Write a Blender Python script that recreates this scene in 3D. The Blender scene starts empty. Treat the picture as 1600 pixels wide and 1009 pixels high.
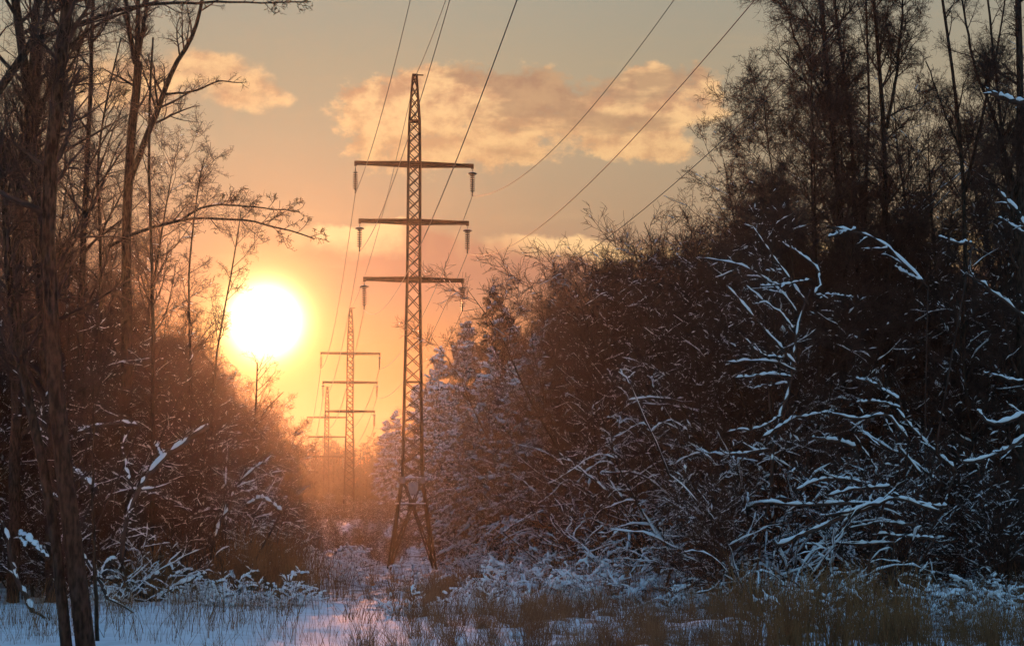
import bpy, math
import numpy as np
from mathutils import Vector, Euler

sc = bpy.context.scene
R = math.radians
F = 2617.0; CZ = 4.8
PITCH = math.atan(265.5 / F)
cp, sp = math.cos(PITCH), math.sin(PITCH)

# ------------------------------------------------------------------ camera
cam = bpy.data.cameras.new("camera"); camo = bpy.data.objects.new("camera", cam)
sc.collection.objects.link(camo)
cam.sensor_width = 36; cam.lens = 36 * F / 1600
cam.clip_start = .2; cam.clip_end = 6000
camo.location = (0, 0, CZ); camo.rotation_euler = (R(90) + PITCH, 0, 0)
sc.camera = camo
sc.view_settings.view_transform = 'Standard'; sc.view_settings.look = 'None'
sc.view_settings.exposure = 1.3; sc.view_settings.gamma = 1
cy = sc.cycles
cy.max_bounces = 4; cy.diffuse_bounces = 2; cy.glossy_bounces = 1; cy.volume_bounces = 0
cy.transmission_bounces = 1; cy.transparent_max_bounces = 4
cy.use_denoising = True; cy.caustics_reflective = False; cy.caustics_refractive = False
cy.sample_clamp_indirect = 4

def P(px, py, Y):
    """a point of the place at distance Y seen in direction (px, py) of the photograph"""
    a = (px - 800) / F; b = (504.5 - py) / F
    k = Y / (cp - b * sp)
    return np.array([a * k, Y, CZ + (sp + b * cp) * k])

# ------------------------------------------------------------------ sun direction
SUN_AZ = math.atan((413 - 800) / F)          # left of the camera axis
SUN_EL = math.atan((770 - 505) / F)
sd = np.array([math.sin(SUN_AZ) * math.cos(SUN_EL), math.cos(SUN_AZ) * math.cos(SUN_EL), math.sin(SUN_EL)])
sl = bpy.data.lights.new("sun", 'SUN'); slo = bpy.data.objects.new("sun", sl)
sc.collection.objects.link(slo)
sl.energy = 1.7; sl.angle = R(.6); sl.color = (1.0, .34, .13)
slo.rotation_euler = Vector(sd).to_track_quat('Z', 'Y').to_euler()
slo.location = (-60, 300, 60)

# ------------------------------------------------------------------ world
def lin(r, g, b):
    f = lambda c: (c / 255 / 12.92) if c / 255 <= .04045 else ((c / 255 + .055) / 1.055) ** 2.4
    return (f(r), f(g), f(b), 1)
world = bpy.data.worlds.new("World"); sc.world = world; world.use_nodes = True
nt = world.node_tree; nt.nodes.clear(); L = nt.links
class V:                                        # tiny node-expression helper
    def __init__(s, sock): s.s = sock
    def __add__(a, b): return m('ADD', a, b)
    def __radd__(a, b): return m('ADD', b, a)
    def __sub__(a, b): return m('SUBTRACT', a, b)
    def __rsub__(a, b): return m('SUBTRACT', b, a)
    def __mul__(a, b): return m('MULTIPLY', a, b)
    def __rmul__(a, b): return m('MULTIPLY', b, a)
    def __truediv__(a, b): return m('DIVIDE', a, b)
def put(n, i, v):
    if isinstance(v, V): L.new(v.s, n.inputs[i])
    else: n.inputs[i].default_value = v
def m(op, a, b=0.0, clamp=False):
    n = nt.nodes.new('ShaderNodeMath'); n.operation = op; n.use_clamp = clamp
    put(n, 0, a); put(n, 1, b); return V(n.outputs[0])
def sstep(x, lo, hi):
    n = nt.nodes.new('ShaderNodeMapRange'); n.interpolation_type = 'SMOOTHSTEP'
    put(n, 0, x); put(n, 1, lo); put(n, 2, hi); put(n, 3, 0.0); put(n, 4, 1.0); return V(n.outputs[0])
def mixc(f, a, b, mode='MIX'):
    n = nt.nodes.new('ShaderNodeMix'); n.data_type = 'RGBA'; n.blend_type = mode
    put(n, 0, f); put(n, 6, a); put(n, 7, b); return V(n.outputs[2])
def noise(vec, scale, detail=5, rough=.55):
    n = nt.nodes.new('ShaderNodeTexNoise'); L.new(vec.s, n.inputs['Vector'])
    n.inputs['Scale'].default_value = scale; n.inputs['Detail'].default_value = detail
    n.inputs['Roughness'].default_value = rough; return V(n.outputs[0])
def comb(x, y, z=0.0):
    n = nt.nodes.new('ShaderNodeCombineXYZ'); put(n, 0, x); put(n, 1, y); put(n, 2, z); return V(n.outputs[0])
def ramp(x, stops):
    n = nt.nodes.new('ShaderNodeValToRGB'); L.new(x.s, n.inputs[0]); e = n.color_ramp.elements
    e[0].position, e[0].color = stops[0]; e[1].position, e[1].color = stops[-1]
    for p, c in stops[1:-1]:
        q = e.new(p); q.color = c
    return V(n.outputs[0])
tc = nt.nodes.new('ShaderNodeTexCoord'); sx = nt.nodes.new('ShaderNodeSeparateXYZ')
L.new(tc.outputs['Generated'], sx.inputs[0])
dx, dy, dz = V(sx.outputs[0]), V(sx.outputs[1]), V(sx.outputs[2])
yy = m('MAXIMUM', dy, .08)
U = (dx / yy) * 26.17 + 8.0                    # azimuth as tangent, right positive
H = (dz / yy) * 26.17                          # height above the horizon as tangent
H = H + 0.0
vd = nt.nodes.new('ShaderNodeVectorMath'); vd.operation = 'DOT_PRODUCT'
L.new(tc.outputs['Generated'], vd.inputs[0]); vd.inputs[1].default_value = tuple(sd)
ang = m('ARCCOSINE', m('MINIMUM', V(vd.outputs['Value']), .9999999)) * 26.17     # angle from the sun
# clear sky gradient by height above the horizon (7.7 = about 16 degrees)
base = ramp(m('DIVIDE', H, 8.0), [
    (0.0, lin(200, 122, 66)), (.14, lin(206, 128, 72)), (.28, lin(196, 130, 82)), (.40, lin(166, 126, 100)),
    (.54, lin(176, 150, 118)), (.70, lin(180, 162, 132)), (.85, lin(176, 163, 136)), (1.0, lin(166, 162, 144))])
# slow variation to the right: greyer, dimmer
rightness = sstep(U, 6.0, 14.0)
base = mixc(rightness * .30, base, lin(140, 132, 118))
# clouds
pos = comb(U, H * 1.35, 0.0)
w1 = noise(pos, .55, 4, .5); w2 = noise(comb(U + 31.0, H * 1.35, 4.0), .55, 4, .5)
Uw = U + (w1 - .5) * 1.3; Hw = H + (w2 - .5) * .95
fb = noise(pos, 1.15, 8, .62)
fbs = noise(comb(U + .16, H * 1.35 - .22, 0.0), 1.15, 6, .6)
def ell(cx, cyy, a, b):
    u = (Uw - cx / 100) / (a / 100); v = (Hw - (770 - cyy) / 100) / (b / 100)
    return 1.0 - (u * u + v * v)
def field(es):
    f = None
    for e in es:
        q = ell(*e); f = q if f is None else m('SMOOTH_MAX', f, q)
        f.s.node.inputs[2].default_value = .35
    return f
big = field([(640, 185, 120, 80), (690, 125, 110, 45), (800, 150, 150, 62), (930, 160, 120, 58), (1035, 155, 105, 68), (1010, 215, 110, 42), (720, 225, 170, 42)])
fine = noise(pos, 4.5, 6, .65)
den = big + (fb - .5) * 3.6 + (fine - .5) * 1.3
mask = sstep(den, -.15, m('ADD', .30, w2 * .5))
relief = (fb - fbs) * 5.0
core = sstep(noise(comb(U * .8, H * 2.4, 7.0), .75, 5, .55) * 1.0 + m('MULTIPLY', ell(860, 135, 200, 50), .06), .44, .60)
lit = mixc(sstep(relief, -.8, .7), lin(200, 152, 116), lin(255, 207, 148))
ccol = mixc(core * .7, lit, lin(158, 126, 104))
ccol = mixc(sstep(H, 6.5, 5.2) * .35, ccol, lin(214, 172, 116))
col = mixc(mask * .93, base, ccol)
lc = field([(375, 130, 90, 30), (310, 105, 110, 32), (190, 120, 160, 60)])
lm = sstep(lc + (fb - .5) * 2.6, .0, .9)
col = mixc(lm * .9, col, mixc(sstep(relief, -1.0, 1.0), lin(200, 152, 116), lin(255, 207, 148)))
# low bank of cloud with a bright upper rim
edge = (4.22 + (w1 - .5) * .75 + (fb - .5) * .55) - H - sstep(U, 4.6, 10.5) * .30
deck = sstep(edge, 0.0, .16) * sstep(H, 2.6, 3.5) * sstep(U, 3.6, 5.6) 
col = mixc(deck * .85, col, lin(168, 122, 100))
rim = sstep(edge, -.05, .06) * sstep(edge, .52, .12) * sstep(noise(comb(U, 3.0, 9.0), .55, 3, .5), .36, .52) * sstep(U, 4.2, 5.0)
col = mixc(rim * .85, col, lin(255, 212, 150))
wisp = sstep(noise(comb(U * .6, H * 3.2, 2.0), .9, 6, .6), .52, .75)
col = mixc(wisp * .16, col, lin(200, 170, 130))
# aureole and the over-exposed disc of the sun
def expf(x, k): return m('POWER', 2.718, x * (-1.0 / k))
a1 = expf(ang, 1.05)
orange = mixc(1.0, (0, 0, 0, 1), (1.0, .40, .06, 1)); yellow = (1.0, .62, .09, 1)
def addc(c, f, k):
    n = nt.nodes.new('ShaderNodeMix'); n.data_type = 'RGBA'; n.blend_type = 'ADD'
    n.clamp_result = False; put(n, 0, 1.0); put(n, 6, c)
    vm = nt.nodes.new('ShaderNodeVectorMath'); vm.operation = 'SCALE'; vm.inputs[0].default_value = k
    L.new(f.s, vm.inputs['Scale']); L.new(vm.outputs[0], n.inputs[7]); return V(n.outputs[2])
col = addc(col, expf(ang, .85) * .42, (1.0, .38, .02))
col = addc(col, expf(m('MAXIMUM', ang - .45, 0.0), .24) * 1.6, (1.0, .80, .20))
col = addc(col, expf(ang * ang, .125) * 14.0, (1.0, .86, .50))
# physical sky for everything above and behind
sky = nt.nodes.new('ShaderNodeTexSky'); sky.sky_type = 'NISHITA'; sky.sun_disc = False
sky.sun_elevation = SUN_EL; sky.sun_rotation = SUN_AZ
sky.air_density = 1.2; sky.dust_density = .9; sky.ozone_density = 3.2
bg_front = nt.nodes.new('ShaderNodeBackground'); L.new(col.s, bg_front.inputs[0]); bg_front.inputs[1].default_value = 2 ** -1.3
bg_sky = nt.nodes.new('ShaderNodeBackground'); L.new(sky.outputs[0], bg_sky.inputs[0]); bg_sky.inputs[1].default_value = .15
front = sstep(dz, .50, .30) * sstep(dy, .1, .45)
ms = nt.nodes.new('ShaderNodeMixShader'); L.new(front.s, ms.inputs[0])
L.new(bg_sky.outputs[0], ms.inputs[1]); L.new(bg_front.outputs[0], ms.inputs[2])
wo = nt.nodes.new('ShaderNodeOutputWorld'); L.new(ms.outputs[0], wo.inputs[0])

# ------------------------------------------------------------------ helpers
rng = np.random.default_rng(11)
def nrm(v): return v / np.maximum(np.linalg.norm(v, axis=-1, keepdims=True), 1e-9)

def mesh_obj(name, verts, faces, mat, parent=None, smooth=True):
    """faces: (M,4) or (M,3) int array, or a list of such arrays"""
    me = bpy.data.meshes.new(name)
    if not isinstance(faces, list): faces = [faces]
    faces = [f for f in faces if len(f)]
    loops = np.concatenate([f.ravel() for f in faces]).astype(np.int32)
    tot = np.concatenate([np.full(len(f), f.shape[1], np.int32) for f in faces])
    st = np.concatenate([[0], np.cumsum(tot)[:-1]]).astype(np.int32)
    me.vertices.add(len(verts)); me.vertices.foreach_set('co', np.asarray(verts, np.float32).ravel())
    me.loops.add(len(loops)); me.loops.foreach_set('vertex_index', loops)
    me.polygons.add(len(tot)); me.polygons.foreach_set('loop_start', st); me.polygons.foreach_set('loop_total', tot)
    me.polygons.foreach_set('use_smooth', np.full(len(tot), smooth))
    me.update(calc_edges=True); me.validate()
    me.materials.append(mat)
    o = bpy.data.objects.new(name, me); sc.collection.objects.link(o)
    if parent is not None: o.parent = parent
    return o

class Geo:
    def __init__(s): s.v = []; s.q = []; s.t = []; s.n = 0
    def add(s, v, q=None, t=None):
        v = np.asarray(v, float).reshape(-1, 3); s.v.append(v)
        if q is not None and len(q): s.q.append(np.asarray(q) + s.n)
        if t is not None and len(t): s.t.append(np.asarray(t) + s.n)
        s.n += len(v)
    def tubes(s, pts, rad, K, flat=1.0, cap=True):
        """pts (N,S,3), rad (N,S)"""
        pts = np.asarray(pts, float); rad = np.asarray(rad, float)
        if pts.ndim == 2: pts = pts[None]; rad = rad[None]
        N, S, _ = pts.shape
        if N == 0: return
        tg = np.empty_like(pts); tg[:, 1:-1] = pts[:, 2:] - pts[:, :-2]; tg[:, 0] = pts[:, 1] - pts[:, 0]; tg[:, -1] = pts[:, -1] - pts[:, -2]
        tg = nrm(tg)
        mean = nrm(pts[:, -1] - pts[:, 0])
        ref = np.where(np.abs(mean[:, 2:3]) < .8, np.array([[0., 0, 1]]), np.array([[1., 0, 0]]))[:, None, :]
        a = nrm(np.cross(tg, np.broadcast_to(ref, tg.shape))); b = np.cross(a, tg)
        th = np.arange(K) * 2 * math.pi / K
        ring = a[:, :, None] * np.cos(th)[None, None, :, None] + b[:, :, None] * np.sin(th)[None, None, :, None] * flat
        v = pts[:, :, None] + ring * rad[:, :, None, None]
        i = np.arange(N)[:, None, None] * S * K + np.arange(S - 1)[None, :, None] * K
        k = np.arange(K)[None, None]; k2 = (k + 1) % K
        q = np.stack([i + k, i + k2, i + k2 + K, i + k + K], -1).reshape(-1, 4)
        t = None
        if cap:
            base = np.arange(N)[:, None] * S * K
            fan = np.array([[0, j + 1, j] for j in range(1, K - 1)]); end = np.array([[0, j, j + 1] for j in range(1, K - 1)]) + (S - 1) * K
            t = (np.concatenate([fan, end])[None] + base[:, :, None]).reshape(-1, 3)
        s.add(v.reshape(-1, 3), q, t)
    def bar(s, a, b, r, K=4):
        s.tubes(np.array([[a, b]], float), np.array([[r, r]]), K)
    def box(s, c, d, rot=None):
        x, y, z = d[0] / 2, d[1] / 2, d[2] / 2
        v = np.array([[i * x, j * y, k * z] for k in (-1, 1) for j in (-1, 1) for i in (-1, 1)], float)
        if rot is not None: v = v @ np.array(Euler(rot).to_matrix()).T
        s.add(v + np.asarray(c), [[0, 2, 3, 1], [4, 5, 7, 6], [0, 1, 5, 4], [2, 6, 7, 3], [0, 4, 6, 2], [1, 3, 7, 5]])
    def blobs(s, c, ax, r, l, hgt):
        """flattened elongated lumps: c (N,3), ax (N,3) axis, r width, l half length, hgt half height"""
        N = len(c)
        if not N: return
        ax = nrm(ax); side = nrm(np.cross(ax, np.array([0, 0, 1.]) + 1e-3)); up = np.cross(side, ax)
        v = np.stack([c + ax * l[:, None], c + side * r[:, None], c - ax * l[:, None], c - side * r[:, None], c + up * hgt[:, None], c - up * hgt[:, None] * .4], 1)
        f = np.array([[0, 1, 4], [1, 2, 4], [2, 3, 4], [3, 0, 4], [1, 0, 5], [2, 1, 5], [3, 2, 5], [0, 3, 5]])
        s.add(v.reshape(-1, 3), None, (f[None] + np.arange(N)[:, None, None] * 6).reshape(-1, 3))
    def obj(s, name, mat, parent=None, smooth=True):
        if not s.v: return None
        fs = []
        if s.q: fs.append(np.concatenate(s.q))
        if s.t: fs.append(np.concatenate(s.t))
        return mesh_obj(name, np.concatenate(s.v), fs, mat, parent, smooth)

def thing(name, label, cat, loc=(0, 0, 0), rotz=0., group=None, kind=None):
    o = bpy.data.objects.new(name, None); sc.collection.objects.link(o)
    o.location = loc; o.rotation_euler = (0, 0, rotz); o.empty_display_size = .3
    return tag(o, label, cat, group, kind)
def tag(o, label=None, cat=None, group=None, kind=None):
    if label: o['label'] = label
    if cat: o['category'] = cat
    if group: o['group'] = group
    if kind: o['kind'] = kind
    return o
def dup(root, loc, rotz, s, label=None, group=None):
    r = root.copy(); sc.collection.objects.link(r)
    r.location = loc; r.rotation_euler = (0, 0, rotz); r.scale = (s, s, s)
    if label: r['label'] = label
    if group: r['group'] = group
    for ch in root.children:
        c = ch.copy(); sc.collection.objects.link(c); c.parent = r
        for g in ch.children:
            d = g.copy(); sc.collection.objects.link(d); d.parent = c
    return r

# ------------------------------------------------------------------ materials
def mat(name, c1, c2=None, scale=3., rough=.85, bump=0., metal=0., detail=4, stretch=None, spec=.3, lo=.38, hi=.64):
    mt = bpy.data.materials.new(name); mt.use_nodes = True; t = mt.node_tree
    b = t.nodes['Principled BSDF']; b.inputs['Roughness'].default_value = rough; b.inputs['Metallic'].default_value = metal
    b.inputs['Specular IOR Level'].default_value = spec
    if c2 is None: b.inputs['Base Color'].default_value = (*c1, 1)
    else:
        tcn = t.nodes.new('ShaderNodeTexCoord'); mp = t.nodes.new('ShaderNodeMapping'); nz = t.nodes.new('ShaderNodeTexNoise')
        t.links.new(tcn.outputs['Object'], mp.inputs[0]); t.links.new(mp.outputs[0], nz.inputs['Vector'])
        if stretch: mp.inputs['Scale'].default_value = stretch
        nz.inputs['Scale'].default_value = scale; nz.inputs['Detail'].default_value = detail
        r = t.nodes.new('ShaderNodeValToRGB'); t.links.new(nz.outputs[0], r.inputs[0])
        r.color_ramp.elements[0].position = lo; r.color_ramp.elements[0].color = (*c1, 1)
        r.color_ramp.elements[1].position = hi; r.color_ramp.elements[1].color = (*c2, 1)
        t.links.new(r.outputs[0], b.inputs['Base Color'])
        if bump:
            bp = t.nodes.new('ShaderNodeBump'); bp.inputs['Strength'].default_value = bump; bp.inputs['Distance'].default_value = .05
            t.links.new(nz.outputs[0], bp.inputs['Height']); t.links.new(bp.outputs[0], b.inputs['Normal'])
    return mt
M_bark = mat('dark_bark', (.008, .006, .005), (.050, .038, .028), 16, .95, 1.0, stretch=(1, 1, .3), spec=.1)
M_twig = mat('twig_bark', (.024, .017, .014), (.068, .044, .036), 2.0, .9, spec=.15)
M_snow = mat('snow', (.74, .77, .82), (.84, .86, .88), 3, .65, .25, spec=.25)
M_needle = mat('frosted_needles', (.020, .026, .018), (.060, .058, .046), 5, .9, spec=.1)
M_leaf = mat('dry_leaf', (.09, .06, .03), (.20, .13, .05), 5, .8)
M_grass = mat('dry_grass', (.13, .052, .022), (.30, .15, .07), 1.2, .9)
M_reed = mat('dry_reed', (.11, .050, .020), (.26, .13, .052), 1.2, .9)
M_steel = mat('weathered_steel', (.007, .006, .006), (.026, .013, .009), 2.5, .8, .15, spec=.1)
M_glass = mat('insulator_glass', (.015, .03, .026), (.035, .055, .045), 8, .3, spec=.4)
M_wire = mat('wire', (.05, .045, .04), None, rough=.6, metal=.4)
M_conc = mat('concrete', (.22, .21, .20), (.34, .33, .31), 6, .9, .3)
M_sign = mat('sign_plate', (.30, .30, .29), (.42, .42, .40), 4, .6)

# ------------------------------------------------------------------ terrain
def vnoise(x, y, seed=0):
    xi = np.floor(x).astype(int); yi = np.floor(y).astype(int); fx = x - xi; fy = y - yi
    fx = fx * fx * (3 - 2 * fx); fy = fy * fy * (3 - 2 * fy)
    def h(a, b):
        n = (a * 374761393 + b * 668265263 + seed * 1442695) & 0x7fffffff
        n = ((n ^ (n >> 13)) * 1274126177) & 0x7fffffff
        return (n ^ (n >> 16)) % 65536 / 65535.
    return (h(xi, yi) * (1 - fx) + h(xi + 1, yi) * fx) * (1 - fy) + (h(xi, yi + 1) * (1 - fx) + h(xi + 1, yi + 1) * fx) * fy
def gbase(x, y):
    return np.interp(y, [-80, -5, 5, 35, 60, 85, 105, 150, 213, 260, 318, 420, 700], [3.2, 3.2, 3.0, 1.6, .95, .35, 0, .2, 1.5, 0, -1.7, -1, -1])
def ground(x, y):
    x = np.asarray(x, float); y = np.asarray(y, float)
    z = gbase(x, y) + (vnoise(x / 9, y / 9, 1) - .5) * .5
    line = 7.8 - .134 * y                                     # middle of the clearing
    z = z + .7 * np.clip((np.abs(x - line) - 14) / 14, 0, 2)
    rough = np.clip((y - 46) / 16, 0, 1) * .35 + np.clip((x + 3) / 6, 0, 1) * .3 + .08
    z = z + (vnoise(x / 1.4, y / 1.6, 2) - .5) * rough * .8 + (vnoise(x / .55, y / .6, 3) - .5) * rough * .5 + (vnoise(x / .2, y / .22, 4) - .5) * rough * .12
    # low snow-covered hummocks right of the tower
    for cx, cyy, a, b, hh in ((3.4, 76, 3.2, 3.0, 1.0), (7.0, 62, 3.0, 2.6, .9), (5.1, 41.5, 1.0, 1.1, .45), (6.3, 44, .9, .9, .35), (-1.5, 52, 1.6, 1.2, .3), (1.8, 58, 2.2, 1.5, .45)):
        z = z + hh * np.exp(-((x - cx) / a) ** 2 - ((y - cyy) / b) ** 2)
    for cx, cyy, z0, rad_ in ((-6.3, 105, -.3, 4.5), (-20.8, 213, 1.55, 4), (-35.4, 318, -1.85, 5)):   # level ground under the towers
        w = np.exp(-(((x - cx) ** 2 + (y - cyy) ** 2) / rad_ ** 2) ** 2); z = z * (1 - w) + (z0 + (vnoise(x / .8, y / .8, 5) - .5) * .15) * w
    return z
def gz(x, y): return float(ground(np.array([x]), np.array([y]))[0])

ys = [-60.]; 
while ys[-1] < 640:
    y = ys[-1]; ys.append(y + (3 if y < 20 else .8 if y < 30 else max(.16, (y / 105) ** 1.5 * .32) if y < 125 else 1.0 * (y / 125) ** 2.4))
ys = np.array(ys)
xs = [0.]
while xs[-1] < 420:
    x = xs[-1]; xs.append(x + (.17 if x < 13 else .17 * (x / 13) ** 2.6))
xs = np.array(xs); xs = np.concatenate([-xs[:0:-1], xs])
X, Y = np.meshgrid(xs, ys)
Xc = X - .075 * np.clip(Y, 0, 130)                # the fine part of the sheet follows the clearing
Z = ground(Xc, Y)
nx, ny = len(xs), len(ys)
ii = (np.arange(ny - 1)[:, None] * nx + np.arange(nx - 1)[None]).ravel()
gq = np.stack([ii, ii + 1, ii + 1 + nx, ii + nx], 1)
def snow_ground_mat():
    mt = bpy.data.materials.new('snowy_ground'); mt.use_nodes = True; t = mt.node_tree; b = t.nodes['Principled BSDF']
    b.inputs['Roughness'].default_value = .7; b.inputs['Specular IOR Level'].default_value = .25
    tcn = t.nodes.new('ShaderNodeTexCoord')
    def nz(scale, det, rough=.6):
        n = t.nodes.new('ShaderNodeTexNoise'); t.links.new(tcn.outputs['Object'], n.inputs['Vector'])
        n.inputs['Scale'].default_value = scale; n.inputs['Detail'].default_value = det; n.inputs['Roughness'].default_value = rough; return n
    def mr(src, lo, hi):
        n = t.nodes.new('ShaderNodeMapRange'); n.interpolation_type = 'SMOOTHSTEP'; t.links.new(src, n.inputs[0])
        n.inputs[1].default_value = lo; n.inputs[2].default_value = hi; return n.outputs[0]
    def ma(op, a, c):
        n = t.nodes.new('ShaderNodeMath'); n.operation = op
        for i, v in enumerate((a, c)):
            if hasattr(v, 'links'): t.links.new(v, n.inputs[i])
            else: n.inputs[i].default_value = v
        return n.outputs[0]
    a = nz(1.3, 6, .7); c = nz(.16, 3); d = nz(7, 4)
    litter = mr(a.outputs[0], .45, .58)
    sxyz = t.nodes.new('ShaderNodeSeparateXYZ'); t.links.new(tcn.outputs['Object'], sxyz.inputs[0])
    far = mr(sxyz.outputs[1], 44, 70); rgt = mr(sxyz.outputs[0], -3, 3)
    cover = ma('MAXIMUM', ma('MULTIPLY', far, .62), ma('MULTIPLY', rgt, .8))
    cover = ma('ADD', cover, .14)
    f = ma('MULTIPLY', litter, cover)
    mx = t.nodes.new('ShaderNodeMix'); mx.data_type = 'RGBA'; t.links.new(f, mx.inputs[0])
    mx.inputs[6].default_value = (.80, .83, .87, 1); mx.inputs[7].default_value = (.13, .085, .055, 1)
    t.links.new(mx.outputs[2], b.inputs['Base Color'])
    bp = t.nodes.new('ShaderNodeBump'); bp.inputs['Strength'].default_value = .5; bp.inputs['Distance'].default_value = .12
    t.links.new(ma('ADD', d.outputs[0], a.outputs[0]), bp.inputs['Height']); t.links.new(bp.outputs[0], b.inputs['Normal'])
    return mt
g = mesh_obj('ground', np.stack([Xc.ravel(), Y.ravel(), Z.ravel()], 1), gq, snow_ground_mat())
tag(g, 'snow covered rough ground of the forest clearing', 'ground', kind='structure')

# ------------------------------------------------------------------ branching growth
def lerp_on(pts, t):
    """pts (N,S,3) or (N,S); t (N,n) in 0..1"""
    S = pts.shape[1]; f = t * (S - 1); i = np.clip(f.astype(int), 0, S - 2); fr = f - i
    idx = np.arange(pts.shape[0])[:, None]
    if pts.ndim == 3: fr = fr[..., None]
    return pts[idx, i] * (1 - fr) + pts[idx, i + 1] * fr
def march(p0, d0, Ln, S, wig, grav, r):
    N = len(p0); out = np.empty((N, S + 1, 3)); out[:, 0] = p0; d = nrm(d0); p = p0.copy()
    for k in range(S):
        d = nrm(d + r.normal(0, wig, (N, 3)) + np.array([0, 0, 1.]) * grav)
        p = p + d * (Ln / S)[:, None]; out[:, k + 1] = p
    return out
def grow(pts, rad, n, r, t0=.25, t1=1., a0=25, a1=60, ratio=.45, S=4, wig=.12, grav=.03, up=.0, shape=.5, rmin=.004, rr=.6, plen=None, bias=None, minsp=.05):
    N = len(pts); t = r.uniform(t0, t1, (N, n)); p = lerp_on(pts, t); rd = lerp_on(rad, t)
    tan = nrm(lerp_on(pts, np.clip(t + .05, 0, 1)) - lerp_on(pts, np.clip(t - .05, 0, 1)))
    per = nrm(np.cross(tan, nrm(r.normal(0, 1, (N, n, 3)))))
    a = np.radians(r.uniform(a0, a1, (N, n)))[..., None]
    d = tan * np.cos(a) + per * np.sin(a); d[..., 2] += up
    if bias is not None: d = d + bias
    if plen is None: plen = np.linalg.norm(np.diff(pts, axis=1), axis=-1).sum(1)
    Ln = (plen[:, None] * ratio * (1 - shape * t) * r.uniform(.55, 1.25, (N, n)))
    Ln = np.maximum(Ln, .12)
    p, d, Ln, rd = p.reshape(-1, 3), d.reshape(-1, 3), Ln.ravel(), rd.ravel()
    if minsp > 0:                                 # no crowding on short branches
        kp = r.random(len(p)) < np.repeat(np.clip(plen / (n * minsp), .12, 1), n)
        if kp.sum() > 2: p, d, Ln, rd = p[kp], d[kp], Ln[kp], rd[kp]
    c = march(p, d, Ln, S, wig, grav, r)
    r0 = np.maximum(np.minimum(rd * rr, Ln * .03 + rmin), rmin)
    s = np.linspace(1, .3, S + 1)[None]
    return c, np.maximum(r0[:, None] * s, rmin * .8)

def snow_caps(G, pts, rad, r, keep=.7, th=1.0, hmin=.012, K=5, steep=.8):
    """ridges of snow lying along the upper side of the branches"""
    N, S, _ = pts.shape
    sel = r.random(N) < keep; pts = pts[sel]; rad = rad[sel]; N = len(pts)
    if not N: return
    # refine
    t = np.linspace(0, 1, 2 * S - 1)[None].repeat(N, 0); p = lerp_on(pts, t); q = lerp_on(rad, t)
    tg = nrm(np.gradient(p, axis=1)); ok = np.clip((steep - np.abs(tg[..., 2])) / .25, 0, 1)
    w = (q * 1.05 + hmin) * th * (.35 + 1.1 * r.random(q.shape)) * ok
    gap = r.random(q.shape) < .2; w[gap] *= .25
    w[:, 0] *= .3; w[:, -1] *= .35
    c = p.copy(); c[..., 2] += q * .55 + w * .45
    G.tubes(c, np.maximum(w, 1e-4), K, flat=.75)
def flecks(G, pts, n, r, size, keep=.5, steep=.85):
    t = r.uniform(.1, 1, (len(pts), n)); c = lerp_on(pts, t); tan = nrm(lerp_on(pts, np.clip(t + .1, 0, 1)) - lerp_on(pts, np.clip(t - .1, 0, 1)) + 1e-6)
    c = c.reshape(-1, 3); tan = tan.reshape(-1, 3); k = (r.random(len(c)) < keep) & (np.abs(tan[:, 2]) < steep)
    c = c[k]; tan = tan[k]; N = len(c); s = size * r.lognormal(0, .45, N)
    c = c + np.array([0, 0, 1]) * (s * .3)[:, None]
    G.blobs(c, tan, s * .55, s * r.uniform(.9, 2.6, N), s * .5)

# ------------------------------------------------------------------ trees
def tall_tree(name, seed, h=21, r0=.2, lean=.03, snow=.02, first=.32, nl=34, twr=.009, nb=(9, 6, 4), spread=.34):
    r = np.random.default_rng(seed); root = thing(name, '', 'tree')
    p0 = np.array([[0, 0, -.3]]); d0 = np.array([[r.normal(0, lean), r.normal(0, lean), 1.]])
    tr = march(p0, d0, np.array([h + .3]), 14, .03, .02, r)
    trad = (r0 * (1 - np.linspace(0, .93, 15) ** 1.15))[None]; trad[0, 0] *= 1.5; trad[0, 1] *= 1.08
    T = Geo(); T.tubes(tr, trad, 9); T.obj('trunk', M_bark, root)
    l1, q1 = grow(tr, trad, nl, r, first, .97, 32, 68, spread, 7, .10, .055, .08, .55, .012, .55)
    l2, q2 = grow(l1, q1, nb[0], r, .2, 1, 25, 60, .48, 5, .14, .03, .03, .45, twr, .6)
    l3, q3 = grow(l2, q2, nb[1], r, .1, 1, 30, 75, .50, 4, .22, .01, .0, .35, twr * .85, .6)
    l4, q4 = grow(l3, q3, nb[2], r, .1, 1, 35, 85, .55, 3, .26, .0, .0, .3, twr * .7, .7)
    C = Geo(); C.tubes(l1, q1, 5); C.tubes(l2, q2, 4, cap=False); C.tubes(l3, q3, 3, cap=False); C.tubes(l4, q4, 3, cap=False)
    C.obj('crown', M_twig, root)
    Sg = Geo(); snow_caps(Sg, l1, q1, r, .5, 1.0, .012); snow_caps(Sg, l2, q2, r, snow * 6, 1.0, .012); flecks(Sg, l3, 2, r, .035, snow)
    Sg.obj('snow_cover', M_snow, root)
    return root

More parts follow.
